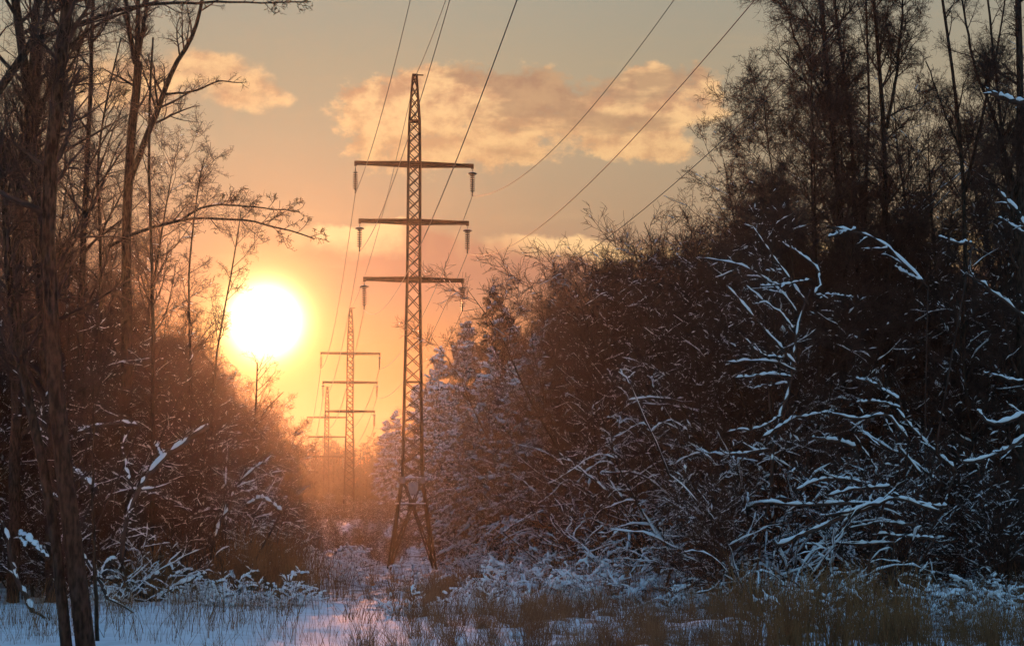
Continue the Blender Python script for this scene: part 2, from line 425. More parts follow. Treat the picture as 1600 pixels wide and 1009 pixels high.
def thicket_tree(name, seed, h=10, stems=5, r0=.07, fleck=.16, spread=.5, lean=.15, caps=.22, twr=.009, nb=(16, 8, 5), capw=(1.2, .014), lg=.03, lw=.15):
    """many-stemmed sapling clump with dense fine twigs and flecks of snow"""
    r = np.random.default_rng(seed); root = thing(name, '', 'tree')
    p0 = np.concatenate([r.normal(0, .25, (stems, 2)), np.full((stems, 1), -.3)], 1)
    d0 = np.concatenate([r.normal(0, lean, (stems, 2)), np.ones((stems, 1))], 1)
    ln = h * r.uniform(.62, 1.03, stems); st = march(p0, d0, ln, 10, .07, .03, r)
    sr = r0 * (ln / h)[:, None] * np.linspace(1, .12, 11)[None] ** .9
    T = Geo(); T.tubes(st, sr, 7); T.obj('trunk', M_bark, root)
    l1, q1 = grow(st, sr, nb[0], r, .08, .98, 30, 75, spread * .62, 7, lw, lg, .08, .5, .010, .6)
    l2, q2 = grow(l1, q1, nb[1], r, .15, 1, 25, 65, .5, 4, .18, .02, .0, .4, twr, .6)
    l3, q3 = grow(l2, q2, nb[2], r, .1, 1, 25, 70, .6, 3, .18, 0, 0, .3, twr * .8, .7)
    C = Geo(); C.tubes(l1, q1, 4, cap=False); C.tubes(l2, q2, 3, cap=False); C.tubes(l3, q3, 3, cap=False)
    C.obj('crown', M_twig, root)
    Sg = Geo(); snow_caps(Sg, l1, q1, r, caps, *capw); snow_caps(Sg, l2, q2, r, caps * .35, capw[0], capw[1] * .8); flecks(Sg, l2, 3, r, .035, fleck)
    if capw[1] > .02: snow_caps(Sg, st, sr, r, 1, 1.1, .02, steep=1.02); flecks(Sg, l3, 1, r, .03, fleck * .5)
    Sg.obj('snow_cover', M_snow, root)
    return root

def snowy_shrub(name, seed, h=4, stems=9, thick=1.3, caps=.8, bend=-.10, r0=.028, dirb=(0, 0), nb=(7, 4)):
    """stems bowed down by the snow they carry"""
    r = np.random.default_rng(seed); root = thing(name, '', 'shrub')
    p0 = np.concatenate([r.normal(0, .3, (stems, 2)), np.full((stems, 1), -.15)], 1)
    d0 = np.concatenate([r.normal(0, .55, (stems, 2)) + np.array(dirb), np.ones((stems, 1))], 1)
    ln = h * r.uniform(.6, 1.3, stems); st = march(p0, d0, ln, 9, .17, bend, r)
    st[..., 2] = np.maximum(st[..., 2], .05 * np.arange(10)[None] - .15)
    sr = r0 * np.linspace(1, .3, 10)[None] * np.ones((stems, 1))
    l1, q1 = grow(st, sr, nb[0], r, .15, 1, 25, 75, .42, 5, .2, -.05, .02, .45, .010, .7)
    l2, q2 = grow(l1, q1, nb[1], r, .15, 1, 20, 60, .5, 3, .15, -.02, 0, .4, .008, .7)
    C = Geo(); C.tubes(st, sr, 5); C.tubes(l1, q1, 4, cap=False); C.tubes(l2, q2, 3, cap=False); C.obj('stems', M_twig, root)
    Sg = Geo(); snow_caps(Sg, st, sr, r, caps, thick, .022, steep=.9); snow_caps(Sg, l1, q1, r, caps * .9, thick, .02, steep=.9)
    flecks(Sg, l2, 2, r, .035, caps * .6)
    Sg.obj('snow_cover', M_snow, root)
    return root

def conifer(name, seed, h=17, w=3.6, snow=.8, crown0=.04):
    r = np.random.default_rng(seed); root = thing(name, '', 'tree')
    tr = march(np.array([[0, 0, -.3]]), np.array([[0, 0, 1.]]), np.array([h]), 10, .012, .02, r)
    trad = (.17 * np.linspace(1, .08, 11))[None]
    T = Geo(); T.tubes(tr, trad, 8); T.obj('trunk', M_bark, root)
    n = int(h * 11); t = np.sort(r.uniform(crown0, .985, n)); p = lerp_on(tr, t[None])[0]; az = r.uniform(0, 2 * math.pi, n)
    rel = (1 - t); Ln = w * (rel ** .75) * r.uniform(.6, 1.15, n) + .25
    elev = .55 - 1.05 * rel + r.normal(0, .12, n)
    d = np.stack([np.cos(az), np.sin(az), elev], 1)
    b = march(p, d, Ln, 6, .07, -.035, r); br = (.03 * (Ln / w)[:, None] + .008) * np.linspace(1, .3, 7)[None]
    l2, q2 = grow(b, br, 11, r, .2, 1, 30, 62, .42, 3, .10, -.05, -.05, .5, .016, .9)
    l3, q3 = grow(l2, q2, 5, r, .1, 1, 25, 60, .55, 2, .10, -.06, -.03, .3, .022, 1.)
    C = Geo(); C.tubes(b, br, 4, cap=False); C.tubes(l2, np.maximum(q2 * 1.2, .022), 3, cap=False); C.tubes(l3, np.maximum(q3, .028), 3, cap=False)
    C.obj('crown', M_needle, root)
    Sg = Geo(); snow_caps(Sg, b, br, r, .95 * min(1, snow * 1.2), 2.0, .075, steep=.95); snow_caps(Sg, l2, q2, r, .38 * snow, 1.6, .05, K=4, steep=.95); flecks(Sg, l3, 1, r, .05, .08 * snow, 1.)
    Sg.obj('snow_cover', M_snow, root)
    return root

protos = []
def proto(o): protos.append(o); return o
class Kind:
    """variants of one kind of plant; the first use of a variant places the original itself"""
    def __init__(s, variants): s.vs = variants; s.used = [False] * len(variants)
    def place(s, x, y, rz, sc_, label, group, dz=0., i=None):
        i = int(rng.integers(len(s.vs))) if i is None else i
        v = s.vs[i]; loc = (x, y, gz(x, y) + dz)
        if not s.used[i]:
            s.used[i] = True; v.location = loc; v.rotation_euler = (0, 0, rz); v.scale = (sc_,) * 3
            v['label'] = label
            if group: v['group'] = group
            return v
        return dup(v, loc, rz, sc_, label, group)
    def clean(s):
        for u, v in zip(s.used, s.vs):
            if not u:
                for c in list(v.children): bpy.data.objects.remove(c)
                bpy.data.objects.remove(v)

K_tall = Kind([tall_tree('bare_tree', 101 + i, h=20 + i, r0=.17, nl=44, nb=(8, 6, 5), spread=.30) for i in range(3)])
K_thick = Kind([thicket_tree('bare_sapling_clump', 201 + i, h=11, stems=6 + i, nb=(20, 12, 8), twr=.008) for i in range(4)])
K_low = Kind([thicket_tree('bare_bush', 301 + i, h=5.5, stems=7, r0=.035, lean=.4, fleck=.18, caps=.35, spread=.6, nb=(14, 9, 7)) for i in range(3)])
K_snow = Kind([snowy_shrub('snow_laden_shrub', 401 + i, h=4.2 + .4 * i) for i in range(4)])
K_mound = Kind([snowy_shrub('low_snow_covered_bush', 501 + i, h=1.6, stems=22, thick=2.4, caps=.75, bend=-.16, r0=.016, nb=(5, 3)) for i in range(3)])
def limb_tree(name, seed):
    return thicket_tree(name, seed, h=9, stems=4, r0=.075, fleck=.3, spread=.62, lean=.4, caps=.9, nb=(9, 4, 3), capw=(1.3, .022), lg=-.10, lw=.22)
K_limb = Kind([limb_tree('snow_laden_tree', 701 + i) for i in range(4)])
K_con = Kind([conifer('snowy_conifer', 601 + i, h=17 + i, w=3.4 + .3 * i) for i in range(3)] + [conifer('dark_conifer', 611, h=20, w=3.6, snow=.12)])

def edgeL(y): return .54 - .134 * y
def edgeR(y): return 13.4 - .134 * y
def visible(x, y, m_=3.):                       # does a plant here fall inside the picture?
    return abs(x) < y * .3057 + m_

GR = 'bare trees and saplings of the thicket right of the clearing'
GL = 'bare trees and saplings of the thicket left of the clearing'
placed = []
def free(x, y, dmin):
    for a, b in placed:
        if (a - x) ** 2 + (b - y) ** 2 < dmin * dmin: return False
    placed.append((x, y)); return True
def zone(side, x, y):
    q = 800 + F * x / y
    if side > 0: a = 'beside the snowy conifers' if q < 930 else 'midway along' if q < 1130 else 'below the tall right stand' if q < 1430 else 'by the right edge'
    else: a = 'by the left edge' if q < 130 else 'under the forked tree' if q < 290 else 'under the sun' if q < 440 else 'by the small pylons'
    return (' at its front, ' if y < 72 else ' in its middle rows, ' if y < 105 else ' in its far rows, ') + a
def scatter(kind, n, side, y0, y1, d0, d1, s0, s1, dmin, label, group, hfun=None, xpow=1.):
    c = 0; tries = 0
    while c < n and tries < n * 60:
        tries += 1
        y = y0 + (y1 - y0) * rng.random(); d = d0 + (d1 - d0) * rng.random() ** xpow
        x = edgeR(y) + d if side > 0 else edgeL(y) - d
        if not visible(x, y) or not free(x, y, dmin): continue
        q_ = 800 + F * x / y
        if kind is K_thick and side > 0 and y < 215 and q_ < 850: continue      # the conifers stand here
        if kind is K_thick and y > 130 and 425 < q_ < 640: continue
        s = rng.uniform(s0, s1)
        if hfun: s *= hfun(x, y)
        kind.place(x, y, rng.uniform(0, 6.28), s, label + zone(side, x, y), group); c += 1
    return c

# the thickets' skyline: higher where the old trees stand, dropping away down the clearing
def hR(x, y):
    px = 800 + F * x / y
    top = np.interp(px, [560, 600, 640, 680, 740, 800, 830, 860, 900, 960, 1080, 1130, 1700], [700, 690, 670, 640, 590, 540, 500, 440, 400, 368, 350, 325, 315])
    return max(.35, (P(px, top, y)[2] - gz(x, y)) / 11.3)
def hL(x, y):
    px = 800 + F * x / y
    top = np.interp(px, [-200, 60, 200, 300, 345, 400, 440, 480, 560], [330, 400, 480, 520, 585, 620, 672, 690, 695])
    return max(.3, (P(px, top, y)[2] - gz(x, y)) / 11.3)
# right side: sapling thicket
TR = 'sapling clump of the right thicket'
TL = 'sapling clump of the left thicket'
scatter(K_thick, 70, 1, 60, 130, 2.0, 22, .78, 1.02, 1.5, TR, GR, hR)
scatter(K_thick, 40, 1, 100, 300, 1, 22, .8, 1.0, 2.5, TR, GR, hR)
scatter(K_thick, 60, -1, 56, 120, 2.6, 20, .75, 1.02, 1.5, TL, GL, hL)
scatter(K_thick, 45, -1, 120, 330, 0, 20, .8, 1.0, 2.5, TL, GL, hL)
scatter(K_tall, 18, 1, 64, 92, 9, 24, .9, 1.15, 1.8, 'tall tree of the right thicket', 'tall bare trees behind the right thicket')
scatter(K_tall, 7, -1, 60, 90, 6, 18, .75, 1.0, 2.0, 'tall tree of the left thicket', 'tall bare trees in the left thicket')
placed.clear()
scatter(K_low, 46, 1, 52, 125, .3, 12, .8, 1.25, 1.5, 'low bush of the right thicket', 'low bushes along the right thicket')
scatter(K_low, 40, -1, 54, 135, 1.4, 11, .75, 1.15, 1.4, 'low bush of the left thicket', 'low bushes along the left thicket')
placed.clear()
scatter(K_snow, 30, 1, 50, 110, -.5, 7, .7, 1.2, 1.6, 'snow bowed shrub of the right thicket', 'snow laden shrubs along the right thicket', xpow=1.3)
scatter(K_snow, 12, -1, 54, 100, .5, 8, .5, .8, 1.6, 'snow bowed shrub of the left thicket', 'snow laden shrubs along the left thicket')
placed.clear()
placed.clear()
scatter(K_limb, 25, 1, 57, 96, .5, 10, .75, 1.35, 1.8, 'snowy crooked tree of the right thicket', 'snow laden young trees in front of the right thicket')
scatter(K_limb, 9, -1, 58, 90, 2, 9, .6, .95, 1.8, 'snowy crooked tree of the left thicket', 'snow laden young trees in front of the left thicket')
# snow-covered conifers behind the tower on the right
for px, py, yd, i in ((690, 540, 150, 0), (725, 500, 138, 1), (765, 447, 116, 3), (782, 480, 120, 3), (800, 500, 122, 0), (655, 600, 175, 1), (735, 560, 118, 2), (620, 640, 215, 0), (700, 600, 125, 1), (770, 540, 112, 0), (605, 655, 250, 2), (672, 575, 160, 2), (835, 520, 108, 0), (800, 560, 100, 1), (745, 590, 108, 2), (712, 640, 112, 0), (850, 560, 96, 2)):
    top = P(px, py, yd); b = gz(top[0], yd); hh = top[2] - b
    K_con.place(top[0], yd, rng.uniform(0, 6.28), hh / (17 + i - .3), ('dark pointed conifer standing above the snowy ones' if i == 3 else 'snow covered conifer') + (' seen left of the nearest pylon' if px < 640 else ' close right of the nearest pylon' if px < 720 else ' beside the dark pointed conifers' if i != 3 else ' right of the nearest pylon') + (', far back' if yd > 130 else ''), 'snow covered conifers behind the nearest pylon', i=i)
# brush filling the clearing beyond the nearest pylon
placed.clear(); c = 0
while c < 80:
    y = 122 + 200 * rng.random() ** 1.3; x = rng.uniform(edgeL(y) - 2, edgeR(y) + 2)
    if not free(x, y, 1.6): continue
    K_low.place(x, y, rng.uniform(0, 6.28), rng.uniform(.4, .75), 'small frosted bush in the clearing beyond the nearest pylon', 'frosted bushes in the clearing beyond the nearest pylon'); c += 1
for k in range(16):
    y = rng.uniform(110, 150); x = (rng.uniform(490, 640) - 800) / F * y
    K_low.place(x, y, rng.uniform(0, 6.28), rng.uniform(.3, .45), 'knee high frosted bush around the feet of the nearest pylon', 'frosted bushes around the feet of the nearest pylon')
placed.clear()
for k in range(44):
    y = rng.uniform(41, 60); x = (rng.uniform(1180, 1660) - 800) / F * y
    if not free(x, y, .8): continue
    K_mound.place(x, y, rng.uniform(0, 6.28), rng.uniform(.5, .85), 'snow covered bush at the lower right in front of the dark thicket', 'snow covered bushes at the lower right')
for k in range(15):
    y = rng.uniform(50, 60); x = (rng.uniform(60, 470) - 800) / F * y
    if not free(x, y, .8): continue
    K_mound.place(x, y, rng.uniform(0, 6.28), rng.uniform(.35, .85), 'snow covered bush at the foot of the left thicket', 'snow covered bushes at the foot of the left thicket')
for k in range(26):
    y = rng.uniform(47, 72); x = (rng.uniform(640, 1180) - 800) / F * y
    if not free(x, y, .9): continue
    K_mound.place(x, y, rng.uniform(0, 6.28), rng.uniform(.5, .85), 'snow covered bush among the dry grass in the middle foreground', 'snow covered bushes in the middle foreground')
# low bushes buried in snow in the clearing
c = 0
while c < 46:
    y = rng.uniform(56, 112); x = rng.uniform(edgeL(y) + .5, edgeR(y) + 1)
    px = 800 + F * x / y
    if px < 560 and y < 75 or 560 < px < 730: continue
    if not free(x, y, 1.0): continue
    K_mound.place(x, y, rng.uniform(0, 6.28), rng.uniform(.6, 1.15), 'low bush in the clearing flattened under snow', 'low snow covered bushes in the clearing'); c += 1
for K in (K_tall, K_thick, K_low, K_snow, K_mound, K_con, K_limb): K.clean()

# ------------------------------------------------------------------ hero trees (trunks set out in plan, drawn at their own distance)
def poly(pl, n):
    pl = np.array(pl, float); s = np.concatenate([[0], np.cumsum(np.linalg.norm(np.diff(pl, axis=0), axis=1))]); t = np.linspace(0, s[-1], n)
    return np.stack([np.interp(t, s, pl[:, k]) for k in range(pl.shape[1])], 1)
def smooth(p, k=2):
    p = p.copy()
    for _ in range(k): p[1:-1] = (p[:-2] + 2 * p[1:-1] + p[2:]) / 4
    return p
def hero(name, label, Yd, trunks, seed, nl=16, nb=(8, 6, 4), first=.3, spread=.3, group=None, snow=.0, ratio1=None, grounded=True, twr=.0055, leaves=False, maxlen=None):
    """trunks: list of (pixel polyline from bottom to top, width px bottom, width px top[, is_limb])"""
    r = np.random.default_rng(seed)
    pts = []; first_pt = P(*trunks[0][0][0], Yd)
    gx = first_pt[0]; gzz = gz(gx, Yd)
    root = thing(name, label, 'tree', (gx, Yd, gzz), 0, group)
    org = np.array([gx, Yd, gzz]); T = Geo(); Pp = []; Rr = []
    for k, (pl, w0, w1) in enumerate(trunks):
        q = np.array([P(a, b, Yd) for a, b in pl]) - org
        if k == 0 or (k > 0 and w0 > 0 and pl[0][1] > 830 and grounded):
            d = q[0] - q[1]; d = d / abs(d[2]) if abs(d[2]) > 1e-3 else np.array([0, 0, -1.])
            if q[0][2] > .05: q = np.vstack([q[0] + d * (q[0][2] + .3) * np.array([.5, .5, 1]), q])
        dep = r.normal(0, .25); q[:, 1] += np.linspace(0, 1, len(q)) * dep * (1 if k else .5)
        q = smooth(poly(q, 18), 2); rr_ = np.linspace(abs(w0), w1, 18) / 2 * Yd / F
        q[1:-1] += r.normal(0, .012, (16, 3))
        Pp.append(q); Rr.append(rr_)
    Pp = np.array(Pp); Rr = np.array(Rr)
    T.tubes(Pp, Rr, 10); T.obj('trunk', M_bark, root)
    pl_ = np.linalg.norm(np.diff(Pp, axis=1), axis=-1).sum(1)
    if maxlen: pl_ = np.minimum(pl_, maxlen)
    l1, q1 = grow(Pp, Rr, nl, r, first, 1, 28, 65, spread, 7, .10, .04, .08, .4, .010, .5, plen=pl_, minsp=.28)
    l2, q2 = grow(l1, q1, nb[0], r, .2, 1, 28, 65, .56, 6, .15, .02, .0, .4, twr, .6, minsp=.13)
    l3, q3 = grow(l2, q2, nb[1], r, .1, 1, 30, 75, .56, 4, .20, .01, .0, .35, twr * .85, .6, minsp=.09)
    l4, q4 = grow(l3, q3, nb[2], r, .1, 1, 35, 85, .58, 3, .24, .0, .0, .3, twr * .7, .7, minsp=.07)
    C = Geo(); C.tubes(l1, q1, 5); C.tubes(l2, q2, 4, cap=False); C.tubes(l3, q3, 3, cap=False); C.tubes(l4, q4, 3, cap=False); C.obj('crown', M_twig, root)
    Sg = Geo(); snow_caps(Sg, l1, q1, r, snow * 8, 1., .01); flecks(Sg, l3, 2, r, .03, snow); Sg.obj('snow_cover', M_snow, root)
    if leaves:
        Lf = Geo(); flecks(Lf, l3, 2, r, .026, .5, 2.); flecks(Lf, l4, 2, r, .024, .3, 2.); Lf.obj('leaves', M_leaf, root)
    return root

hero('bare_tree', 'thick bare trunk rising the full height at far left, bottom nearest the camera', 33,
     [([(134, 1012), (113, 843), (97, 722), (92, 630), (80, 560), (75, 450), (75, 265), (94, 109), (109, 0), (116, -160)], 30, 17),
      ([(104, 1012), (93, 904), (81, 803), (61, 701), (44, 628), (19, 534), (6, 380), (-4, 200)], 18, 10)], 1, nl=22, nb=(8, 6, 4), first=.5, spread=.17)
hero('bare_tree', 'bare tree whose trunk leans left behind the thickest trunk', 57,
     [([(84, 940), (78, 700), (66, 450), (58, 280), (44, 150), (26, 20), (10, -120)], 24, 12), ([(62, 350), (50, 200), (62, 60), (80, -60)], 12, 6)], 2, nl=26, nb=(8, 6, 4), first=.25, spread=.22)
hero('bare_tree', 'bare tree with a trunk forked high above the sun side thicket', 60,
     [([(192, 950), (197, 700), (197, 490), (196, 315), (201, 240), (206, 187), (214, 94)], 20, 13),
      ([(214, 94), (215, 30), (211, -60)], 9, 5), ([(212, 100), (200, 47), (192, -40)], 9, 5), ([(214, 94), (224, 40), (236, -50)], 8, 4),
      ([(201, 285), (220, 235), (238, 195), (254, 150), (269, 106), (290, 75), (305, 58), (315, 0), (330, -70)], 11, 4),
      ([(257, 147), (285, 146), (312, 143), (337, 128), (380, 131)], 4, 1.6)], 3, nl=15, nb=(8, 6, 4), first=.15, spread=.28, maxlen=8)
hero('bare_tree', 'slim bare tree with dry leaves on a long branch reaching right above the sun', 58,
     [([(236, 940), (240, 700), (240, 470), (235, 330), (232, 200), (240, 60)], 9, 3),
      ([(170, 385), (205, 366), (240, 355), (287, 343), (359, 341), (410, 349), (450, 360), (492, 374)], 6, 2),
      ([(285, 343), (308, 325), (345, 318), (400, 324), (440, 326), (468, 330)], 4, 1.4)], 4, nl=14, nb=(5, 4, 2), first=.3, spread=.18, snow=.0, leaves=True, maxlen=9, twr=.008)
hero('bare_tree', 'dark bare trunk between the forked tree and the thick left trunk', 62,
     [([(130, 940), (126, 500), (134, 290), (141, 219), (142, 120), (148, -30)], 15, 5), ([(155, 600), (158, 400), (152, 250), (170, 140), (190, 60)], 7, 2)], 5, nl=26, nb=(8, 6, 4), first=.25, spread=.24)
hero('bare_tree', 'thin bare birch at the edge of the sun glare', 62,
     [([(332, 800), (331, 600), (344, 509), (359, 446), (369, 374), (376, 330)], 6, 1.6), ([(300, 800), (298, 560), (296, 430), (306, 330), (322, 250)], 6, 1.6)], 6, nl=28, first=.25, spread=.22, nb=(8, 6, 4), maxlen=9)
hero('bare_sapling', 'dark sapling standing just below the sun', 95,
     [([(388, 860), (389, 722), (399, 660), (401, 600), (402, 566)], 7, 2), ([(396, 680), (414, 640), (440, 612)], 3, 1)], 7, nl=20, first=.3, spread=.2, nb=(6, 5, 3))
hero('bare_tree', 'bare branch with dry leaves hanging across the top left of the sky', 44,
     [([(-60, 960), (-70, 500), (-40, 200), (60, 60)], 26, 12), ([(60, 60), (200, 10), (340, 3), (406, 6), (452, 2), (486, 4)], 8, 1.5)], 8, nl=14, nb=(5, 4, 2), first=.45, spread=.14, snow=.0, leaves=True, maxlen=9)
hero('bare_tree', 'dark bare tree at the far left edge with dense upper branches', 57,
     [([(20, 950), (26, 600), (30, 300), (52, 120), (62, -40)], 20, 10), ([(30, 300), (90, 90), (150, 40), (250, 5)], 8, 3)], 9, nl=32, nb=(8, 6, 4), first=.25, spread=.24)
hero('bare_sapling', 'thin dark sapling pole close right of the thick left trunk', 35,
     [([(153, 1012), (149, 900), (146, 760), (149, 640), (145, 560)], 7, 2)], 10, nl=14, first=.35, spread=.16, nb=(5, 4, 3))
# right
hero('bare_tree', 'tall bare tree with the thickest trunk in the right stand', 66,
     [([(1322, 900), (1320, 600), (1318, 396), (1313, 317), (1303, 223), (1295, 149), (1290, 74), (1284, 25), (1282, -80)], 16, 6), ([(1298, 180), (1270, 120), (1240, 60), (1222, -10)], 5, 2)], 11, nl=60, first=.3, spread=.30, nb=(12, 8, 6), maxlen=15, twr=.008)
hero('bare_tree', 'bare tree leaning slightly left, second trunk of the right stand', 68,
     [([(1346, 900), (1343, 600), (1340, 400), (1335, 272), (1328, 173), (1318, 99), (1306, 40), (1298, -60)], 10, 4)], 12, nl=26, first=.3, spread=.22, nb=(12, 8, 5), maxlen=14, twr=.008)
hero('bare_tree', 'straight bare tree third from the left of the right stand', 67,
     [([(1388, 900), (1386, 500), (1385, 277), (1382, 198), (1376, 89), (1366, 0), (1362, -60)], 13, 5), ([(1385, 200), (1402, 120), (1412, 20), (1416, -60)], 6, 2)], 13, nl=48, first=.3, spread=.27, nb=(12, 8, 5), maxlen=14, twr=.008)
hero('bare_tree', 'slender bare tree between two thicker trunks of the right stand', 70,
     [([(1356, 900), (1352, 500), (1352, 282), (1360, 198), (1358, 99), (1352, -30)], 8, 3)], 14, nl=20, first=.3, spread=.2, nb=(11, 7, 5), maxlen=13, twr=.008)
hero('bare_tree', 'thin bare tree on the left side of the right stand', 64,
     [([(1280, 900), (1278, 500), (1273, 312), (1269, 200), (1268, 114), (1260, 20)], 6, 2), ([(1250, 800), (1240, 500), (1222, 360), (1200, 240), (1192, 160)], 5, 1.5)], 15, nl=48, first=.35, spread=.32, nb=(12, 8, 5), maxlen=12, twr=.008)
hero('bare_tree', 'dark bare tree cut by the right edge of the picture', 62,
     [([(1596, 960), (1594, 500), (1594, 140), (1590, 0), (1588, -90)], 17, 9), ([(1593, 320), (1560, 200), (1522, 110), (1502, 0)], 7, 3), ([(1593, 400), (1570, 260), (1555, 120), (1540, -20)], 7, 3)], 16, nl=24, first=.2, spread=.22, nb=(12, 8, 6), maxlen=13)
hero('bare_tree', 'dark bare tree with crooked limbs left of the right edge tree', 64,
     [([(1500, 940), (1502, 700), (1510, 400), (1506, 250), (1490, 120), (1475, 0), (1466, -60)], 10, 4), ([(1508, 300), (1535, 180), (1560, 60), (1572, -30)], 6, 2), ([(1506, 250), (1478, 170), (1452, 90)], 4, 2)], 17, nl=24, first=.2, spread=.22, nb=(12, 8, 6), maxlen=13)

# ------------------------------------------------------------------ hero snow-laden branches
def snow_branches(name, label, Yd, base, strokes, seed, cat='shrub', nt_=4, extra=None):
    """strokes: (pixel polyline root->tip, width px root, width px tip, snow 0..1)"""
    r = np.random.default_rng(seed)
    b = P(base[0], base[1], Yd); bx, by = b[0], Yd + .6; bz = gz(bx, by)
    root = thing(name, label, cat, (bx, by, bz)); org = np.array([bx, by, bz])
    A = []; B = []; W = []
    for pl, w0, w1, root_on in strokes:
        dy0 = r.normal(0, .35)
        q = np.array([P(a, c_, Yd + dy0) for a, c_ in pl]) - org
        q[:, 1] += np.linspace(0, 1, len(q)) * r.normal(0, .5)
        n0 = 12
        if root_on:                             # carried down to the root of the plant
            ext = np.linspace(0, 1, 6)[:-1, None]; st = np.array([r.normal(0, .25), r.normal(0, .2) + .2, -.1])
            mid = (st + q[0]) / 2 + np.array([0, .5, 0]); e = (1 - ext) ** 2 * st + 2 * ext * (1 - ext) * mid + ext ** 2 * q[0]
            e = smooth(poly(np.vstack([e, q[:1]]), n0), 1); B.append(e); W.append(np.full(n0, max(w0 * .5, 2)) / 2 * Yd / F)
        q = smooth(poly(q, n0), 1); q[1:-1] += r.normal(0, .02, (n0 - 2, 3)); A.append(q); 
        W2 = np.linspace(w0, w1, n0) / 2 * Yd / F; W.append(None); A[-1] = (q, W2)
    A = [(a[0], a[1] * 1.5) for a in A]
    G = Geo(); Sg = Geo(); w_ = [w for w in W if w is not None]
    if B: G.tubes(np.array(B), np.array(w_), 5)
    q = np.array([a[0] for a in A]); w = np.array([a[1] for a in A])
    G.tubes(q, w * .62, 6)
    snow_caps(Sg, q, w * .62, r, 1.01, .92, .014, K=7, steep=1.2); 
    if B: snow_caps(Sg, np.array(B), np.array(w_), r, .7, .9, .01, steep=.85)
    l1, q1 = grow(q, w, nt_, r, .15, .95, 25, 60, .28, 5, .15, .02, 0, .4, .009, .5)
    l2, q2 = grow(l1, q1, 5, r, .15, 1, 25, 60, .5, 3, .15, .02, 0, .4, .007, .7)
    G.tubes(l1, q1, 4); G.tubes(l2, q2, 3, cap=False); snow_caps(Sg, l1, q1, r, .6, 1.1, .014); flecks(Sg, l2, 1, r, .03, .4)
    G.obj('stems', M_twig, root); Sg.obj('snow_cover', M_snow, root)
    return root
S_ = snow_branches
S_('snow_laden_tree', 'dead crooked small tree with snow white upper limbs in front of the right stand', 53, (1206, 850),
   [([(1206, 760), (1206, 707), (1221, 651), (1235, 600), (1244, 570), (1246, 520), (1262, 476), (1272, 450)], 7, 4, 1),
    ([(1246, 490), (1223, 456), (1184, 426), (1144, 409), (1090, 404)], 4, 3, 0), ([(1263, 476), (1233, 436), (1204, 396), (1176, 354)], 5, 2, 0),
    ([(1273, 461), (1285, 441), (1278, 411), (1228, 377)], 5, 3, 0), ([(1268, 436), (1228, 446), (1184, 450)], 4, 3, 0), ([(1273, 461), (1300, 462), (1327, 465)], 4, 3, 0),
    ([(1240, 515), (1228, 495), (1167, 446)], 4, 3, 0), ([(1244, 570), (1211, 535), (1181, 500), (1134, 448)], 6, 3, 0), ([(1225, 560), (1191, 555), (1156, 520)], 4, 2, 0),
    ([(1244, 580), (1206, 566), (1126, 568)], 5, 3, 0), ([(1237, 590), (1200, 586), (1148, 592)], 6, 4, 0), ([(1230, 600), (1205, 600), (1178, 606)], 4, 3, 0),
    ([(1222, 650), (1191, 668), (1140, 674)], 5, 3, 0), ([(1204, 702), (1151, 709), (1110, 709), (1090, 702)], 6, 4, 0), ([(1191, 684), (1242, 651), (1302, 644)], 6, 3, 0)], 21, 'tree')
S_('snow_laden_shrub', 'tangle of snowy stems fanning left behind the leaning log', 54, (1420, 880),
   [([(1420, 690), (1383, 644), (1337, 656), (1277, 646)], 6, 4, 1), ([(1337, 699), (1300, 686), (1274, 682)], 7, 5, 1), ([(1405, 625), (1375, 600), (1345, 588)], 6, 4, 1), ([(1408, 638), (1375, 625), (1343, 628)], 5, 4, 0),
    ([(1494, 737), (1465, 710), (1436, 682), (1400, 640)], 7, 4, 1), ([(1470, 755), (1430, 720), (1380, 690), (1340, 660)], 5, 3, 1), ([(1400, 800), (1372, 740), (1330, 680)], 4, 2, 1), ([(1440, 740), (1408, 700), (1384, 650)], 5, 3, 0)], 22)
S_('snow_laden_shrub', 'wide heap of bent stems carrying thick snow right of the leaning log', 50, (1400, 905),
   [([(1400, 790), (1335, 785), (1250, 788), (1190, 786)], 7, 5, 1), ([(1345, 755), (1305, 745), (1270, 752), (1240, 765)], 7, 5, 1), ([(1383, 780), (1343, 798), (1272, 823), (1209, 851)], 9, 7, 1),
    ([(1390, 760), (1330, 765), (1290, 775)], 7, 5, 0), ([(1400, 848), (1340, 850), (1262, 850)], 5, 3, 1), ([(1470, 800), (1400, 776), (1352, 790), (1290, 806)], 6, 5, 1), ([(1430, 820), (1380, 815), (1330, 826)], 6, 4, 0),
    ([(1480, 790), (1440, 790), (1392, 770)], 6, 4, 0), ([(1460, 842), (1420, 838), (1380, 836)], 6, 5, 1)], 23)
S_('snowy_leaning_trunk', 'long bare log leaning up to the right out of the thicket edge', 57, (1056, 878),
   [([(1056, 864), (1115, 823), (1176, 788), (1225, 776), (1262, 788)], 9, 6, 1), ([(1105, 832), (1124, 800), (1146, 775)], 5, 3, 0), ([(1132, 862), (1118, 852), (1100, 848)], 6, 4, 0)], 24, 'fallen tree')
S_('snow_laden_shrub', 'two thick snow loaded boughs reaching in from the right edge', 46, (1620, 860),
   [([(1640, 660), (1600, 646), (1565, 664), (1534, 656), (1527, 641)], 9, 6, 1), ([(1640, 650), (1600, 687), (1555, 714), (1509, 722)], 9, 7, 1), ([(1610, 600), (1570, 590), (1532, 584)], 4, 3, 1)], 25)
